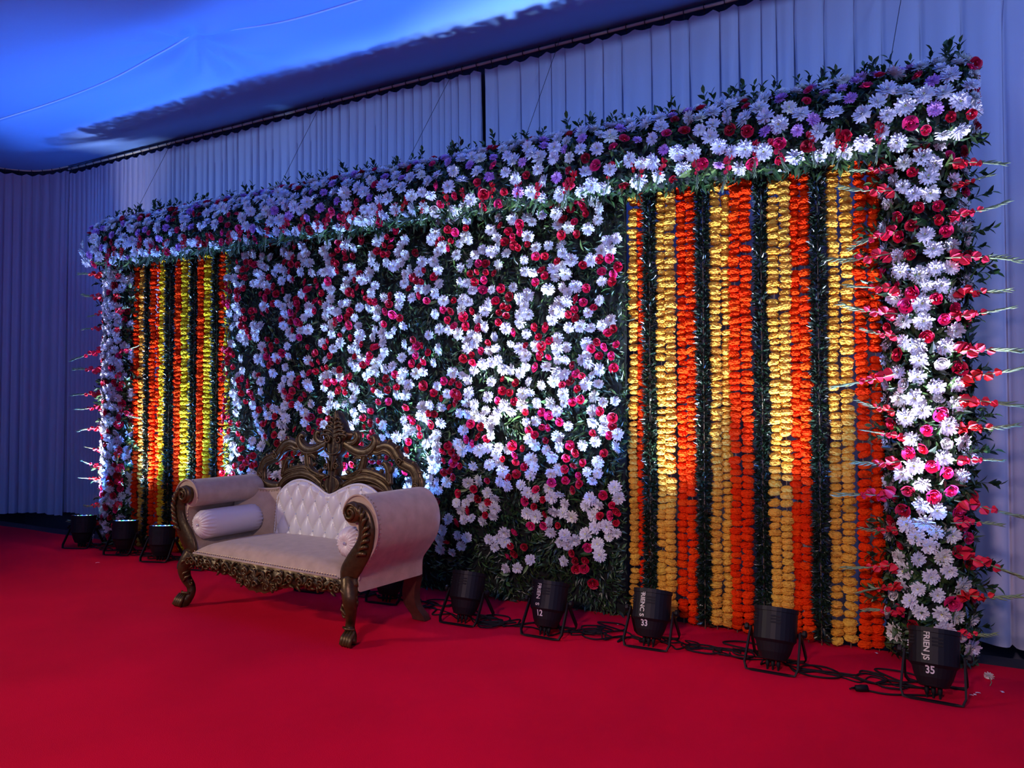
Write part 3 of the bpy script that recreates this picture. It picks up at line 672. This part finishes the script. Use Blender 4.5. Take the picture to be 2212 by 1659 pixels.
# arms
outer = spline([(.90, .325), (.90, .40), (.915, .455), (.975, .53), (1.035, .62), (1.058, .72), (1.045, .81), (1.0, .885), (.93, .928), (.86, .928), (.80, .895), (.765, .835), (.775, .775), (.82, .738), (.87, .735)], 6)
inn = spline([(.87, .735), (.895, .69), (.885, .62), (.85, .555), (.79, .48), (.765, .41)], 6)
def arm(sd):
    prof = np.vstack([outer, inn[1:]]); m = MB(); rows = []
    vs = [0.0, .012, .05, .2, .35, .5, .58, .61]
    for v in vs:
        sh = .012 if v in (0.0, .61) else 0
        c = np.array([.93, .62]); q = prof + (c - prof) * sh * 1.2
        rows.append(np.column_stack([q[:, 0] * sd, np.full(len(q), v - .005), q[:, 1]]))
    m.grid(np.array(rows), flip=sd < 0)
    for r in (rows[0], rows[-1]): m.add(r, [tuple(range(len(r)))])
    o = m.build('armrest', M['cream'], sofa)
    # carved front band following the outer curve, ending in a volute
    ob = np.array([(.905, .335), (.895, .44), (.955, .518), (1.010, .60), (1.030, .681), (1.034, .762), (1.008, .827), (.953, .875), (.88, .888)])
    ib = np.array([(.79, .36), (.75, .42), (.80, .50), (.868, .584), (.907, .65), (.915, .707), (.906, .765), (.885, .79), (.86, .80)])
    cen = spline((ob + ib) / 2, 6); wd = np.interp(np.linspace(0, 1, len(cen)), np.linspace(0, 1, len(ob)), np.linalg.norm(ob - ib, axis=1))
    b = MB(); b.ribbon(cen * [sd, 1], wd, .05, np.array([0, -.02, 0]), UX, WZ, -VY, 14)
    b.lathe([(.01, -.03), (.062, -.022), (.07, 0), (.062, .03)], 20, Matrix.Translation((.872 * sd, -.028, .826)) @ Matrix.Rotation(PI / 2, 4, 'X'))
    band = b.build('arm_front', M['wood'], o)
    c = MB(); sp = spiral(0, 0, .058, .3, 1.7, .12, 34); sp[:, 0] *= sd
    c.tube(np.column_stack([.872 * sd + sp[:, 0], np.full(len(sp), -.062), .826 + sp[:, 1]]), taper(len(sp), .006, .012, .008), 8)
    for k in range(9):   # gadroon leaves down the band
        t = .93 - .066 * k; i = int(t * (len(cen) - 1)); q = cen[i]; tg = cen[max(0, i - 2)] - cen[min(len(cen) - 1, i + 2)]; tg /= np.linalg.norm(tg); nr = np.array([tg[1], -tg[0]]); nr = nr if nr[0] < 0 else -nr
        L = wd[i] * .5; P = [q - nr * L * .80, q - nr * L * .45 + tg * .010, q - nr * L * .08 + tg * .030, q + nr * L * .02 + tg * .055]
        c.tube([(x * sd, -.047 - (0 if j in (0, 3) else .008), z) for j, (x, z) in enumerate(P)], [.009, .015, .013, .006], 8)
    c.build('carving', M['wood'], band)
    pp = np.column_stack([outer[:, 0] * sd, np.full(len(outer), -.008), outer[:, 1]]); MB().tube(pp[6:70], .007, 6).build('piping', M['cream'], o)
    e = outer[14:66]; cc = np.array([.90, .70]); e2 = e + (e - cc) * .0
    nails('nailhead_trim', along(np.column_stack([e2[:, 0] * sd * 1.002, np.full(len(e2), .012), e2[:, 1] * 1.002]), .028), o, (sd, -.3, .1), .006)
    e = inn[5:]; nails('nailhead_trim', along(np.column_stack([(e[:, 0] - .012) * sd, np.full(len(e), -.012), e[:, 1]]), .026), o)
    return o
for sd in (1, -1): arm(sd)
# back: tilt slightly; local plane at v = .60
def bk(u, w_, d=0): return np.array([u, .585 + .10 * (w_ - .45) - d, w_])
BU = UX; BW = np.array([0, .10, 1]); BW = BW / np.linalg.norm(BW); BN = np.array([0, -1, .10]); BN /= np.linalg.norm(BN)
def borg(): return np.array([0, .585 - .045, 0])
topu = np.array([0, .06, .125, .23, .335, .44, .525, .565, .575]); topz = np.array([.818, .836, .866, .903, .913, .885, .83, .775, .74])
nu, nv = 121, 61; rows = []; e_ = np.linspace(-.565, .565, nu)
for j in range(nv):
    k = j / (nv - 1); w0 = .46; zt = np.interp(np.abs(e_), topu, topz); z = w0 + (zt - w0) * k
    p_ = e_ / .135 + (z - .54) / .225; q_ = e_ / .135 - (z - .54) / .225
    puff = (np.abs(np.sin(PI * p_)) * np.abs(np.sin(PI * q_))) ** .3
    env = np.clip(np.minimum(1 - np.abs(e_) / .565, (zt - z) / .5 + .0) / .05, 0, 1) ** .5
    d = .03 + (.008 + .030 * puff) * env
    rows.append(np.array([bk(a_, b_, c_) for a_, b_, c_ in zip(e_, z, d)]))
backrest = MB().grid(np.array(rows)).build('backrest', M['leather'], sofa)
cb = MB(); cb.lathe([(.004, 0), (.011, .002), (.009, .007), (.003, .010)], 8); CB = cb.mesh('button', M['crystal'], False)
for w_, off in ((.54, 0), (.6525, .5), (.765, 0), (.8775, .5)):
    for k in range(-5, 6):
        u = (k + off) * .135
        if abs(u) < .53 and w_ < np.interp(abs(u), topu, topz) - .03: link('button', CB, backrest, bk(u, w_, .038), (PI / 2, 0, 0))
edge = np.array([(s * u, z) for s, U_ in ((-1, list(zip(topu, topz))[::-1]), (1, list(zip(topu, topz))[1:])) for u, z in U_]); edge = np.vstack([[-.575, .47], edge, [.575, .47]])
es = spline(edge, 6); nails('nailhead_trim', along(np.array([bk(u * .975, z - .012, .045) for u, z in es]), .02), backrest, BN, .005)
MB().tube(np.array([bk(u, z, .035) for u, z in es]), .010, 7).build('piping', M['leather'], backrest)
# back panel behind the tufting and corner wings
m = MB(); rows = []
for j in range(8):
    z = .36 + (np.interp(np.abs(e_), topu, topz) + .03 - .36) * j / 7; rows.append(np.array([bk(a_, b_, -.02) for a_, b_ in zip(e_, z)]))
m.grid(np.array(rows)); rows2 = [r + [0, .03, 0] for r in rows]; m.grid(np.array(rows2), flip=True); m.build('back_panel', M['plainwood'], sofa)
for sd in (1, -1):
    rows = []
    for j in range(9):
        k = j / 8; row = []
        for i in range(11):
            t = i / 10; an = t * PI / 2; u = .565 + .30 * math.sin(an) ** 1.0; v = .565 - .20 * (1 - math.cos(an)); ztop = .835 + .06 * t ** 1.5 - .03 * math.sin(t * PI)
            z = .45 + (ztop - .45) * k; bl = .028 * math.sin(PI * k) ** .6 * math.sin(PI * min(1, t + .12)) ** .5
            row.append((sd * (u - bl * .5), v + .10 * (z - .45) - bl, z))
        rows.append(row)
    R_ = np.array(rows); o = MB().grid(R_).build('corner_wing', M['cream'], sofa)
    MB().tube(np.vstack([R_[:, 0], R_[-1]]) + [0, -.004, .002], .009, 6).build('piping', M['cream'], o)
    nails('nailhead_trim', along(np.vstack([R_[:, 0] + [sd * .02, -.012, 0], R_[-1][1:8] + [0, -.012, -.012]]), .024), o)
    MB().grid(R_ + [0, .03, 0], flip=True).build('wing_back', M['plainwood'], o)
# crest: openwork of carved straps
m = MB(); cv = MB(); org = borg()
def strap(pts, a_, b_, c_, dep=.04, both=True, ridge=True, off=0):
    for s in ((1, -1) if both else (1,)):
        p = spline(np.asarray(pts, float) * [s, 1], 6); wv = taper(len(p), a_, b_, c_) * 1.2
        m.ribbon(p, wv, dep, org, BU, BW, BN, 10, off=off)
        if ridge:
            for q in (-.24, .24):
                t = np.gradient(p, axis=0); t /= np.linalg.norm(t, axis=1)[:, None]; nn_ = np.stack([-t[:, 1], t[:, 0]], 1)
                cv.ribbon((p + nn_ * (wv * q)[:, None])[2:-2], taper(len(p) - 4, .003, min(.013, b_ * .25), .003), .014, org, BU, BW, BN, 6, off=off + dep * .45)
strap([(.60, .80), (.585, .85), (.55, .90), (.475, .94), (.37, .962), (.285, .958), (.20, .932), (.11, .885), (.04, .845)], .05, .062, .05)
strap([(.62, .46), (.615, .6), (.605, .75), (.59, .84)], .05, .05, .05)
strap([(.42, 1.185), (.51, 1.205), (.58, 1.185), (.625, 1.14), (.665, 1.095), (.73, 1.07), (.79, 1.045), (.825, .99), (.825, .925), (.79, .868), (.70, .848), (.60, .85)], .06, .085, .06, .045)
strap([(.79, 1.03), (.845, .97), (.845, .90), (.835, .82)], .05, .075, .06)
strap([(.06, 1.225), (.15, 1.185), (.23, 1.155), (.31, 1.15), (.375, 1.178), (.405, 1.225), (.392, 1.262), (.36, 1.262)], .06, .085, .03, .05)
strap([(.12, 1.21), (.19, 1.222), (.222, 1.255), (.212, 1.29), (.178, 1.292)], .05, .055, .02, .045)
strap([(.36, 1.17), (.43, 1.15), (.50, 1.17), (.56, 1.15), (.60, 1.11)], .02, .05, .02)
strap([(.58, .93), (.53, .968), (.44, .995), (.335, 1.01), (.25, .992), (.18, .965), (.09, .955)], .03, .055, .03, .042)
strap([(.32, 1.15), (.305, 1.10), (.295, 1.06), (.28, 1.02), (.22, .98), (.14, .965)], .05, .06, .03, .042)
strap([(.30, 1.10), (.26, 1.115), (.215, 1.10), (.215, 1.075)], .03, .03, .015)
strap([(.57, .93), (.56, .99), (.548, 1.04), (.52, 1.075), (.49, 1.075)], .05, .045, .02)
strap([(.55, 1.0), (.58, 1.03), (.585, 1.06)], .02, .03, .01, ridge=False)
for q, zc, s_ in [(.665, 1.095, .03), (.83, .93, .025), (.0, 1.17, .03)]:
    for s in ((1, -1) if q else (1,)): cv.ribbon(spiral(q * s, zc, s_, 0, 1.6 * s), .014, .02, org, BU, BW, BN, 7, off=.024)
# scalloped outer lip with small leaf lobes
for u, z, dx, dz in [(.45, 1.215, -.01, .03), (.53, 1.225, .02, .03), (.61, 1.185, .03, .025), (.69, 1.105, .02, .03), (.77, 1.075, .02, .03), (.84, 1.02, .03, .015), (.27, 1.13, 0, -.03), (.36, 1.13, .01, -.03), (.45, 1.13, .01, -.03), (.30, .975, .02, -.02), (.16, .99, -.03, .02), (.23, 1.04, -.03, .01), (.40, 1.02, .0, .025), (.48, 1.01, .01, .025)]:
    strap([(u, z), (u + dx * .6, z + dz * .6), (u + dx, z + dz)], .035, .03, .008, .034, ridge=False)
# central plume, shield and cartouche
def plate(half, dep, off=0):
    h = np.asarray(half, float); z = np.linspace(h[0, 1], h[-1, 1], 40); hwid = np.interp(z, h[:, 1], h[:, 0]); rows = []
    for t in np.linspace(-1, 1, 17):
        rows.append(np.array([org + BU * (hw_ * t) + BW * z_ + BN * (dep * (1 - t ** 4) + off + .006 * math.cos(t * 9) * (1 - t * t)) for hw_, z_ in zip(hwid, z)]))
    m.grid(np.array(rows), flip=True)
    rb = [r - BN * (dep + .02) * 0 - BN * .03 for r in rows]; m.grid(np.array([rows[0], rows[0] - BN * (off + .02)])); m.grid(np.array([rows[-1] - BN * (off + .02), rows[-1]]))
    m.grid(np.array([r * 1 - BN * (off + .02) - BN * dep * (1 - t ** 4) for r, t in zip(rows, np.linspace(-1, 1, 17))]))
plate([(.045, .83), (.095, .87), (.105, .905), (.085, .94), (.05, .955), (.06, .99), (.075, 1.03), (.055, 1.07), (.06, 1.11), (.095, 1.14), (.115, 1.19), (.11, 1.23), (.15, 1.255), (.165, 1.29), (.125, 1.31), (.10, 1.34), (.085, 1.375), (.05, 1.405), (.03, 1.44), (.004, 1.46)], .035)
for k in range(5):   # plume fronds
    z = 1.27 + .032 * k; l = .13 - .021 * k
    for s in (1, -1): cv.ribbon(spline([(.0, z - .02), (s * l * .5, z + .005), (s * l, z + .0), (s * l * .95, z - .025)], 5), taper(16, .006, .02, .006), .022, org, BU, BW, BN, 7, off=.036)
for s in (1, -1):
    cv.ribbon(spiral(s * .06, 1.24, .034, PI / 2, s * 1.5), taper(26, .016, .016, .006), .024, org, BU, BW, BN, 7, off=.042)
    cv.ribbon(spiral(s * .05, 1.035, .028, 0, s * 1.4), taper(26, .014, .014, .006), .024, org, BU, BW, BN, 7, off=.038)
    cv.ribbon(spline([(s * .01, 1.00), (s * .03, 1.06), (s * .055, 1.10)], 6), .013, .02, org, BU, BW, BN, 7, off=.04)
    cv.ribbon(spline([(s * .02, .96), (s * .085, .93), (s * .09, .88), (s * .04, .845)], 6), .013, .02, org, BU, BW, BN, 7, off=.036)
cv.ribbon(spline([(-.08, 1.21), (-.075, 1.15), (0, 1.125), (.075, 1.15), (.08, 1.21)], 6), .014, .022, org, BU, BW, BN, 7, off=.04)
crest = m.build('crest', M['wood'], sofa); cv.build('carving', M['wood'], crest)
# bolsters resting on the seat
def bolster(u, v0, v1, r, z, label):
    root = empty('bolster_cushion', (0, 0, 0)); mw = Matrix.Translation(SO) @ Matrix.Rotation(SR, 4, 'Z')
    root.location = mw @ Vector((u, (v0 + v1) / 2, z)); root.rotation_euler = (0, 0, SR); tag(root, label, 'cushion', 'satin bolsters on the sofa')
    L = (v1 - v0) / 2; prof = [(.012, -L + .012), (.03, -L - .004), (.06, -L), (.085, -L + .018), (r * .97, -L + .05), (r, -L + .085), (r, -L + .10), (r * 1.005, -L + .14), (r * 1.01, 0), (r * 1.005, L - .14), (r, L - .10), (r, L - .085), (r * .97, L - .05), (.085, L - .018), (.06, L), (.03, L + .004), (.012, L - .012)]
    amp = [.0, .12, .10, .07, .028, .004, 0, 0, 0, 0, 0, .004, .028, .07, .10, .12, 0]
    m = MB(); m.lathe(prof, 96, Matrix.Rotation(-PI / 2, 4, 'X'), ruf=lambda i, a: 1 + amp[i] * (math.sin(a * 22) + .5 * math.sin(a * 13 + 1)))
    m.build('cover', M['satin'], root)
    for s in (-1, 1): link('button', CB, root, (0, s * (L - .004), 0), (-s * PI / 2, 0, 0), 1.1)
bolster(-.775, .0, .55, .108, .60, 'white satin bolster along the left arm of the sofa')
bolster(.725, .035, .50, .105, .605, 'white satin bolster half hidden behind the right sofa arm')

# ------------------------------------------------------------------ par lights on the floor
def text_mesh(s, size, mt, spacing=1.0):
    c = bpy.data.curves.new('lettering', 'FONT'); c.body = s; c.size = size; c.extrude = .0006; c.offset = size * .022; c.align_x = 'CENTER'; c.align_y = 'CENTER'; c.space_character = spacing
    o = bpy.data.objects.new('t', c); col.objects.link(o); bpy.context.view_layer.update()
    me = bpy.data.meshes.new_from_object(o.evaluated_get(bpy.context.evaluated_depsgraph_get())); bpy.data.objects.remove(o); me.materials.clear(); me.materials.append(mt); return me
NF = 28; PR = .118
can = MB(); can.lathe([(.050, -.165), (.070, -.16), (.090, -.118), (.104, -.068), (PR, -.052), (PR, .10), (PR + .004, .102), (PR + .004, .125), (PR - .008, .125), (PR - .008, .105)], NF)
CAN = can.mesh('can', M['black'], False)
ln = MB(); ln.lathe([(.0, .100), (PR - .008, .104), (PR - .008, .109), (.0, .110)], 20); LENS = ln.mesh('lens', M['lens'])
led = MB(); led.lathe([(.013, .0), (.012, .005), (.007, .009), (.001, .010)], 8); LED = {k: led.mesh('led', M['led_' + k]) for k in 'bgw'}
sl = MB(); sl.box(-.026, .026, -.003, .003, -.0045, .0045); SLOT = sl.mesh('vent_slot', M['slot'], False)
kn = MB(); kn.lathe([(.006, 0), (.006, .012), (.020, .013), (.022, .03), (.012, .036)], 8); KNOB = kn.mesh('knob', M['metalblk'], False)
pl = MB(); pl.lathe([(.011, 0), (.011, -.035), (.007, -.04), (.005, -.06), (.004, -.075)], 8); PLUG = pl.mesh('plug', M['cable'])
def yoke(front, PZ):
    m = MB(); s = -1 if front else 1; yb = s * .135; w_ = .012; pth = [(-.138, 0, PZ), (-.146, yb * .86, .035), (-.132, yb, .006), (-.10, yb * 1.0, .004), (.10, yb * 1.0, .004), (.132, yb, .006), (.146, yb * .86, .035), (.138, 0, PZ)]
    p = np.array(pth); ups = [];  rows = []
    for i, q in enumerate(p):
        t = p[min(i + 1, 7)] - p[max(i - 1, 0)]; t = t / np.linalg.norm(t)
        wv = np.array([0, 1, .0]) if i in (3, 4) else np.array([0, .96, s * .28 * (1 if front else 1)]) ; wv = wv - t * (wv @ t); wv /= np.linalg.norm(wv); nv_ = np.cross(t, wv)
        rows.append([q - wv * w_ - nv_ * .005, q + wv * w_ - nv_ * .005, q + wv * w_ + nv_ * .005, q - wv * w_ + nv_ * .005, q - wv * w_ - nv_ * .005])
    R_ = np.array(rows); R_[:, :, 2] = np.maximum(R_[:, :, 2], .0005); m.grid(R_); return m
def par(x, y, rz, tilt, label, name=None, num=None, col_=(.75, .85, 1), watts=1.0, elite=False, blue=1.0):
    PZ = .205; root = empty('par_light', (x, y, 0), rz); tag(root, label, 'stage light', 'par lights on the carpet before the backdrop')
    T = Matrix.Translation((0, 0, PZ)) @ Matrix.Rotation(-tilt, 4, 'X')   # lens leans towards the backdrop (+Y)
    c = link('can', CAN, root); c.matrix_local = T
    for k, zc in enumerate((.075, .058, .041)):
        for a in (-62, 18):
            an = math.radians(a - 90); ap = PR * math.cos(PI / NF)
            an2 = math.radians(round((a + 11.25) / 22.5) * 22.5 - 11.25 - 90)
            link('vent_slot', SLOT, c, (math.cos(an2) * (ap + .0005), math.sin(an2) * (ap + .0005), zc), (0, 0, an2 + PI / 2))
    l = link('lens', LENS, root); l.matrix_local = T
    for ring, nn_ in ((.03, 5), (.065, 9), (.094, 14)):
        for k in range(nn_):
            a = 2 * PI * k / nn_ + ring * 30; o = link('led', LED['bgw'[(k + nn_) % 3]], l, (ring * math.cos(a), ring * math.sin(a), .110))
    for s in (-1, 1): link('knob', KNOB, root, (s * .138, 0, PZ), (0, s * PI / 2, 0))
    for fr in (True, False): yoke(fr, PZ).build('bracket', M['metalblk'], root, smooth=False)
    for k in range(3): o = link('plug', PLUG, root); o.matrix_local = T @ Matrix.Translation(((k - 1) * .03, -.01, -.158))
    def stick(me, z, xo, rot, nm):
        me = me.copy(); Rr = Matrix.Rotation(rot, 3, 'Z'); off_an = xo / PR
        for v in me.vertices:   # wrap the flat lettering round the can
            q = Rr @ v.co; an = off_an + q.x / PR; rr = PR + .0012 + q.z; zz = z + q.y
            rr = min(rr, PR + .0012 + q.z) if zz > -.052 else np.interp(zz, [-.165, -.16, -.118, -.068, -.052], [.050, .070, .090, .104, PR]) + .0022 + q.z
            v.co = (rr * math.sin(an), -rr * math.cos(an), zz)
        o = link(nm, me, root); o.matrix_local = T
    if name: stick(text_mesh(name, .040, M['print']), .034, -.028, -PI / 2, 'lettering')
    if num: stick(text_mesh(num, .052, M['printwhite']), -.084, -.012, 0, 'number')
    if elite:
        e = link('lettering', text_mesh('ELITE', .028, M['printwhite']), root); e.matrix_local = Matrix.Translation((.1475, -.055, .11)) @ Matrix.Rotation(PI / 2, 4, 'Z') @ Matrix.Rotation(PI / 2, 4, 'X') @ Matrix.Rotation(math.radians(60), 4, 'Z')
    # the lamp's own light: a tight white beam and a wide blue spill
    for nm, sz, en, cl, lean in (('white_beam', 39, 720 * watts, col_, math.radians(16.5)), ('blue_spill', 84, 225 * blue, (.075, .26, 1.0), math.radians(4))):
        ld = bpy.data.lights.new(nm, 'SPOT'); ld.energy = en; ld.color = cl; ld.spot_size = math.radians(sz); ld.spot_blend = 1; ld.shadow_soft_size = .06
        lo = bpy.data.objects.new(nm, ld); col.objects.link(lo); lo.parent = root
        lo.matrix_local = Matrix.Translation(T @ Vector((0, 0, .14))) @ Matrix.Rotation(-rz, 4, 'Z') @ Matrix.Rotation(-lean, 4, 'X') @ Matrix.Rotation(PI, 4, 'X')
D = math.radians
W1 = (.80, .86, 1); B1 = (.42, .62, 1); P1 = (.86, .80, 1)
par(-7.98, -.29, D(24), D(5), 'black par light at the far left edge of the carpet, marked ELITE', elite=True, col_=P1, watts=1.7, blue=1.3)
par(-7.26, -.30, D(20), D(4), 'black par light before the left flower column, lens glowing cyan', col_=P1, watts=1.2, blue=1.35)
par(-6.64, -.33, D(20), D(5), 'black par light before the left garlands, beside the sofa', col_=B1, watts=1.0, blue=1.35)
par(-6.02, -.38, D(14), D(13), 'black par light mostly hidden behind the left sofa arm', col_=B1, blue=1.4)
par(-4.47, -.47, D(6), D(14), 'black par light behind the sofa, seen below the front rail', col_=B1)
par(-3.74, -.46, D(6), D(14), 'black par light beside the right rear sofa leg', col_=B1)
par(-2.924, -.645, D(2), D(17), 'black unmarked par light just right of the sofa', col_=W1, watts=1.2)
par(-2.295, -.625, D(1), D(17), 'black par light lettered FRIEN S with number 12', 'FRIEN  S', '12', col_=B1, watts=1.2)
par(-1.629, -.51, D(2), D(17), 'black par light lettered FRIENC S with number 33', 'FRIENC S', '33', col_=W1, watts=1.15)
par(-.867, -.575, D(-2), D(17), 'black unmarked par light before the right garlands', col_=W1, watts=.9)
par(-.067, -.605, D(-3), D(17), 'black par light lettered FRIEN JS with number 35', 'FRIEN JS', '35', col_=P1, watts=1.1)

# ------------------------------------------------------------------ cables, plugs and litter on the carpet
def cable(pts, label, r=.0052):
    p = np.asarray(pts, float); q = np.column_stack([p, np.zeros(len(p))]) if p.shape[1] == 2 else p
    s = spline(q, 8); s[:, 2] = np.maximum(s[:, 2], 0) + r
    tag(MB().tube(s, r, 7).build('power_cable', M['cable']), label, 'cable', 'black cables on the carpet')
def loopy(x0, y0, x1, y1, seed, loops=2, rad=.09):
    rg = np.random.default_rng(seed); n = 9; out = []
    for k in range(n):
        t = k / (n - 1); out.append((x0 + (x1 - x0) * t + rg.normal(0, .03), y0 + (y1 - y0) * t + rg.normal(0, .045), 0))
    for j in range(loops):
        i = int(rg.integers(2, len(out) - 2)); c = np.array(out[i]); a0 = rg.uniform(0, 6.28)
        out[i:i + 1] = [tuple(c + [rad * rg.uniform(.6, 1.2) * math.cos(a0 + a), rad * .8 * math.sin(a0 + a), .004 + .005 * (a > 3)]) for a in np.linspace(0, 5.6, 7)]
    return [(x0 - .02, y0 - .04, .05)] + out + [(x1 - .02, y1 - .04, .05)]
PXY = [(-7.98, -.29), (-7.26, -.30), (-6.64, -.33), (-6.02, -.38), (-4.47, -.47), (-3.74, -.46), (-2.924, -.645), (-2.295, -.625), (-1.629, -.51), (-.867, -.575), (-.067, -.605)]
gapn = ['between the two leftmost par lights', 'between the second and third par lights from the left', 'between the third and fourth par lights from the left', 'running behind the sofa', 'under the right half of the sofa', 'beside the right rear sofa leg', 'between the unmarked light and light 12', 'between light 12 and light 33', 'on the carpet right of light 33', 'on the carpet between the last two par lights']
for i in range(10):
    (xa, ya), (xb, yb) = PXY[i], PXY[i + 1]
    cable(loopy(xa + .03, ya, xb - .03, yb + .03, 100 + i, 2 if i > 5 else 1), 'black cable %s, nearer strand' % gapn[i])
    cable(loopy(xa + .06, ya + .10, xb - .05, yb + .12, 200 + i, 2 if i > 5 else 1, .11), 'black cable %s, farther strand' % gapn[i])
    cable(loopy(xa + .05, ya + .05, xb - .02, yb + .02, 300 + i, 1, .07), 'black cable %s, middle strand' % gapn[i], .004)
# loose plug on the carpet before light 35
pr_ = empty('cable_plug', (-.40, -.76, .018), .5); tag(pr_, 'black cable plug lying on carpet left of light 35', 'plug')
m = MB(); m.lathe([(.006, -.035), (.016, -.03), (.019, 0), (.018, .03), (.008, .034)], 10, Matrix.Rotation(PI / 2, 4, 'Y')); m.build('plug_body', M['cable'], pr_)
m = MB(); m.tube([(-.034, 0, -.002), (-.05, .008, -.004), (-.06, .006, -.006)], .004, 6); m.tube([(-.034, 0, .004), (-.055, -.008, .004)], .004, 6); m.build('cord_end', M['cable'], pr_)
cable([(-.37, -.745), (-.28, -.75), (-.17, -.70), (-.08, -.66), (-.05, -.62)], 'short black cable joining the loose plug to light 35')
# fallen flower and petals
fr = empty('fallen_chrysanthemum', (.19, -.22, 0)); tag(fr, 'fallen white chrysanthemum with stem on carpet beside light 35', 'flower')
link('bloom', ME[('w', 1)], fr, (0, 0, .02), (2.2, .4, 0), .026); MB().tube([(0, 0, .012), (.01, -.06, .004), (.0, -.12, .003)], .002, 5).build('stem', M['gladgreen'], fr)
pm = MB(); P = np.array([[(a, b, .004 * math.cos(a * 90) + .003) for a in np.linspace(-.012, .012, 4)] for b in np.linspace(-.007, .007, 4)]); pm.grid(P); PET = pm.mesh('petal', M['petal'])
for i, (x, y, s, lb) in enumerate([(.10, -.55, .8, 'white petal under the bracket of light 35'), (.115, -.53, .9, 'white petal under light 35, beside another petal'), (.13, -.50, 1.0, 'white petal right of light 35, near its rear bracket'), (.24, -.42, 1.0, 'white petal on carpet right of light 35'), (.36, -.38, 1.1, 'white petal nearest the right edge of the carpet'), (-.38, -.05, .9, 'white petal at the foot of the orange garlands'), (-1.95, -.25, 1.2, 'white petal between lights 12 and 33'), (-2.62, -.08, 1.2, 'white petal at the foot of the flower panel'), (-7.0, -.75, 1.4, 'pale petal on carpet before the left par lights')]):
    tag(link('petal', PET, None, (x, y, .001), (0, 0, i * 1.7), s), lb, 'petal', 'petals fallen on the carpet')
